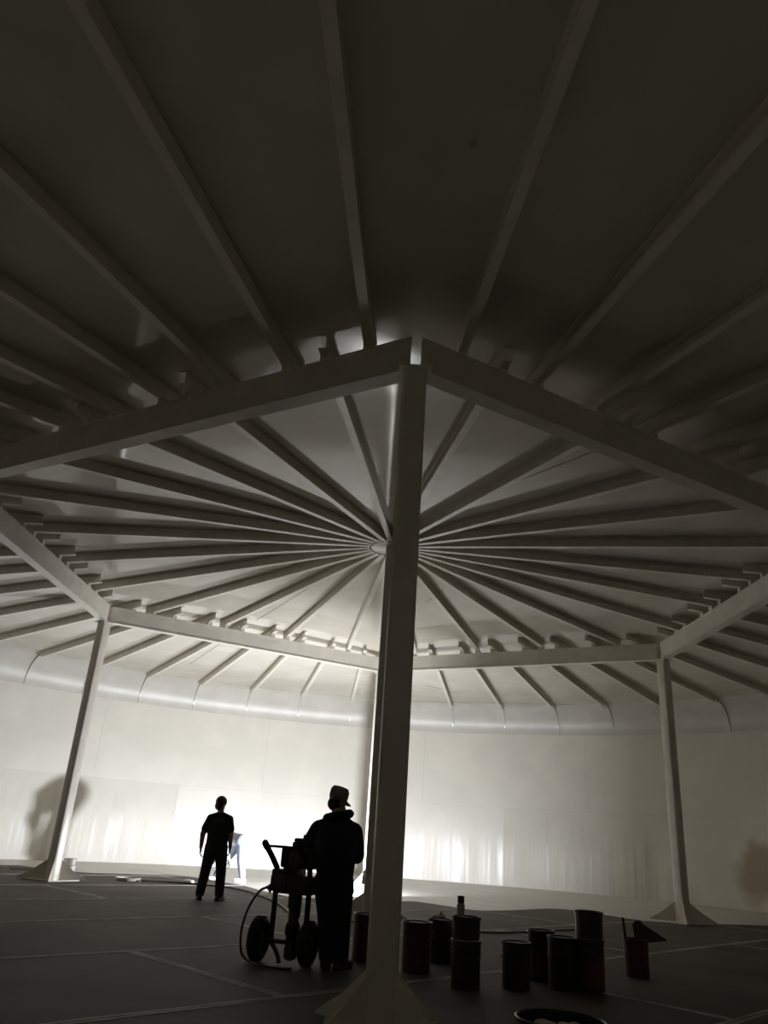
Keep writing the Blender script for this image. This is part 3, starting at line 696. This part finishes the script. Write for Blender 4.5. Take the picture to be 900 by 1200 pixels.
# ------------------------------------------------------------------ pails and cans
def pail(px, py, h, r, label, body='pail', lid=True, band=None, rz=0.0, at=None, open_in=None, cat='pail', group=None, nm='paint_pail', bail=True):
    P = at if at is not None else gp(px, py); z0 = P.z if at is not None else 0.0
    if at is None: d = Vector((P.x-CAM_P.x, P.y-CAM_P.y, 0)).normalized(); P = P+d*r*0.6
    t = empty(nm, (P.x, P.y, z0), rz, label, cat, group)
    rb = r*0.95
    prof = [(0, 0), (rb-.006, 0), (rb, .006), (r*.955, h*.72), (r*.975, h*.72), (r*.975, h*.74), (r*.96, h*.745), (r*.97, h*.83), (r*.99, h*.83), (r*.99, h*.85), (r*.975, h*.855), (r*.98, h-.012), (r+.001, h-.010), (r+.001, h), (r-.006, h)]
    prof += [(rb-.012, .012), (0, .012)]
    MB().lathe(prof, 32).build('shell', M[body], t, autos=35)
    if band: MB().lathe([(rb+(r*.955-rb)*.10+.001, h*.12), (rb+(r*.955-rb)*.10+.003, h*.12), (r*.945+.0035, h*.58), (r*.94+.001, h*.58)], 32).build('label_band', M[band], t, autos=35)
    if lid: MB().lathe([(0, h-.008), (r-.02, h-.008), (r-.012, h+.004), (r+.003, h+.006), (r+.005, h-.018), (r+.002, h-.018)], 32).build('lid', M['black' if body != 'pailwhite' else body], t, autos=35)
    if bail:
        bl = MB(); pts = []
        for i in range(13):
            a = PI*i/12; pts.append(((r+.008)*math.cos(a), -(r+.02)*math.sin(a)*.93, h*.84-(r*1.05)*math.sin(a)*.55))
        bl.tube(pts, .0035, 6); bl.build('bail_handle', M['greymetal'], t, smooth=True)
    if open_in: MB().lathe([(0, h*.86), (r-.018, h*.86), (r-.016, h*.85), (0, h*.85)], 28).build('contents', M[open_in], t, autos=35)
    return t
pail(426, 1128, .44, .135, 'dark red paint pail standing behind the column, beside the stocky man', 'pailred', rz=1.0)
pail(487, 1141, .44, .150, 'wide dark red paint pail right behind the square column', 'pailred', rz=.3)
a = pail(515, 1129, .41, .140, 'black lidded pail with a crumpled rag on its lid', 'pail', rz=2.0)
b = pail(545, 1160, .38, .140, 'black pail carrying a smaller black can', 'pail', rz=.6)
bl = Vector((b.location.x, b.location.y, .388))
pail(0, 0, .185, .134, 'small black can standing on top of a black pail, with a clear cup', 'pail', at=bl, nm='paint_can', cat='can', bail=False)
pail(605, 1161, .38, .135, 'plain black lidded pail standing apart, nothing on its lid', 'pail', rz=4.0)
pail(635, 1151, .44, .135, 'tall black pail with dark red lidded rim behind the other pails', 'pail', band='pailred', rz=1.5)
pail(660, 1161, .43, .140, 'black pail with pale lid edge touching the stacked pail', 'pail', rz=5.0)
c = pail(693, 1163, .43, .135, 'black pail with dark red label under a black can', 'pail', band='pailred', rz=.9)
pail(0, 0, .225, .135, 'black can stacked on the pail with dark red label', 'pail', at=Vector((c.location.x, c.location.y, .438)), nm='paint_can', cat='can', bail=False)
e = pail(747, 1146, .36, .135, 'open dark red pail holding a stir stick and a dark board', 'pailred', lid=False, open_in='redpaint', rz=.2)
bk = pail(78, 1031, .385, .125, 'white bucket standing against the foot of a column', 'pailwhite', lid=False, nm='bucket', cat='bucket', rz=.5)
# clear cup on the small can
q = MB(); q.lathe([(0, 0), (.034, 0), (.040, .085), (.030, .10), (.030, .105)], 20); cu = q.build('plastic_cup', M['clear'], autos=40); cu.location = (bl.x-.055, bl.y, .388+.192); tag(cu, 'small clear bottle with dark square cap on the small black can', 'bottle')
MB().bbox((0, 0, .135), (.062, .062, .06), b=.008).build('cap', M['black'], cu)
rg = MB()
for i in range(7): rg.ell((random.uniform(-.05, .05), random.uniform(-.04, .04), .018), .045, .04, .022, Matrix.Rotation(i, 3, 'Z'))
rg.ell((.02, 0, .04), .02, .02, .035)
ro = remesh(rg, 'rag', M['rag'], None, .008, 3); ro.location = (a.location.x-.02, a.location.y, .416); tag(ro, 'crumpled pale rag lying on a black pail lid', 'rag')
# stick and tray in the open pail
s = MB().box((0, 0, .27), (.030, .008, .54)).build('stir_stick', M['wood']); s.location = (e.location.x-.075, e.location.y, .02); s.rotation_euler = (0, math.radians(-6), .3); tag(s, 'flat wooden stir stick standing in the open red pail', 'stick')
tr = MB().prism([(-.02, 0), (-.02, .17), (.02, .205), (.075, .21), (.11, .17), (.34, .035), (.335, .02), (.12, -.005)], -.006, .006, lambda p: Vector((p.x, p.z, p.y))).build('scraper_board', M['blackmetal'])
tr.location = (e.location.x+.0, e.location.y-.05, .335); tr.rotation_euler = (math.radians(-18), 0, math.radians(6)); tag(tr, 'dark cut board leaning in the open red pail, its point sticking out', 'board')
# open tub in the foreground
v = _fw + (657-450)/F_PX*_r - (1193-600)/F_PX*_u
TP = CAM_P + v*(F_PX/(105/0.46)); th = TP.z
tub = empty('paint_tub', (TP.x, TP.y, 0), .4, 'open black metal tub with wet red paint and rags inside', 'tub')
rt_ = .225
MB().lathe([(0, 0), (rt_-.03, 0), (rt_-.022, .008), (rt_-.008, th*.4), (rt_, th*.4+.01), (rt_-.006, th*.42), (rt_-.004, th-.02), (rt_+.008, th-.016), (rt_+.010, th-.004), (rt_+.002, th), (rt_-.006, th-.006), (rt_-.014, th*.4), (rt_-.03, .015), (0, .015)], 48).build('shell', M['pail'], tub, autos=35)
MB().lathe([(0, th*.86), (rt_-.010, th*.86), (rt_-.010, th*.85), (0, th*.85)], 40).build('paint', M['redpaint'], tub, autos=35)
for ex in (-1, 1):
    MB().tube([(ex*(rt_+.006), -.05, th*.8), (ex*(rt_+.035), -.04, th*.78), (ex*(rt_+.035), .04, th*.78), (ex*(rt_+.006), .05, th*.8)], .006).build('handle', M['greymetal'], tub, smooth=True)
for x, y, sc in ((-.09, .03, 1.0), (.07, .06, .8)):
    rg = MB()
    for i in range(8): rg.ell((random.uniform(-.06, .06)*sc, random.uniform(-.05, .05)*sc, random.uniform(.0, .018)), .05*sc, .045*sc, .018, Matrix.Rotation(i*.7, 3, 'Z'))
    o = remesh(rg, 'rag', M['rag'], None, .008, 2); o.location = (TP.x+x, TP.y+y, th*.86); tag(o, 'paint-stained pale rag lying in the open black tub', 'rag', 'rags in the tub')
# floor odds and ends
P = gp(150, 1032); o = MB().lathe([(0, .004), (.22, .004), (.25, .05), (.265, .052), (.262, .058), (.245, .056), (.215, .012), (0, .012)], 40).build('shallow_pan', M['pailwhite'], autos=40); o.location = (P.x, P.y, .002); tag(o, 'shallow round white pan lying on the floor past the bucket', 'pan')
P = gp(222, 1035); rg = MB()
for i in range(7): rg.ell((random.uniform(-.09, .09), random.uniform(-.05, .05), .03), .06, .05, .04, Matrix.Rotation(i, 3, 'Z'))
o = remesh(rg, 'rag', M['whitecloth'], None, .01, 3); o.location = (P.x, P.y, 0); tag(o, 'crumpled white rag beside the floor hose', 'rag')
P = gp(33, 1019); o = MB().bbox((0, 0, .02), (.75, .22, .032), b=.006).build('board', M['wood']); o.location = (P.x, P.y, .002); o.rotation_euler = (0, 0, .5); tag(o, 'flat board lying on the floor beyond the white bucket column', 'board')
def floor_hose(px, name, label, mt, r=.014):
    pts = [gp(x, y) for x, y in px]
    for p in pts: p.z = r+.004
    o = MB().tube(spline(pts, 10), r, 8).build(name, M[mt], smooth=True); tag(o, label, 'hose'); return o
floor_hose([(166, 1033.5), (190, 1034.5), (215, 1036), (232, 1037.5), (262, 1040.5), (288, 1045.5), (305, 1051), (322, 1058), (336, 1068), (345, 1082)], 'paint_hose', 'dark paint hose snaking across the floor from the sprayer to the wall', 'hosedark', .017)
floor_hose([(500, 1090), (540, 1092), (580, 1094.5), (620, 1093.5), (660, 1091.5), (700, 1091)], 'air_hose', 'thin dark hose lying on the floor behind the pails', 'hosedark', .012)
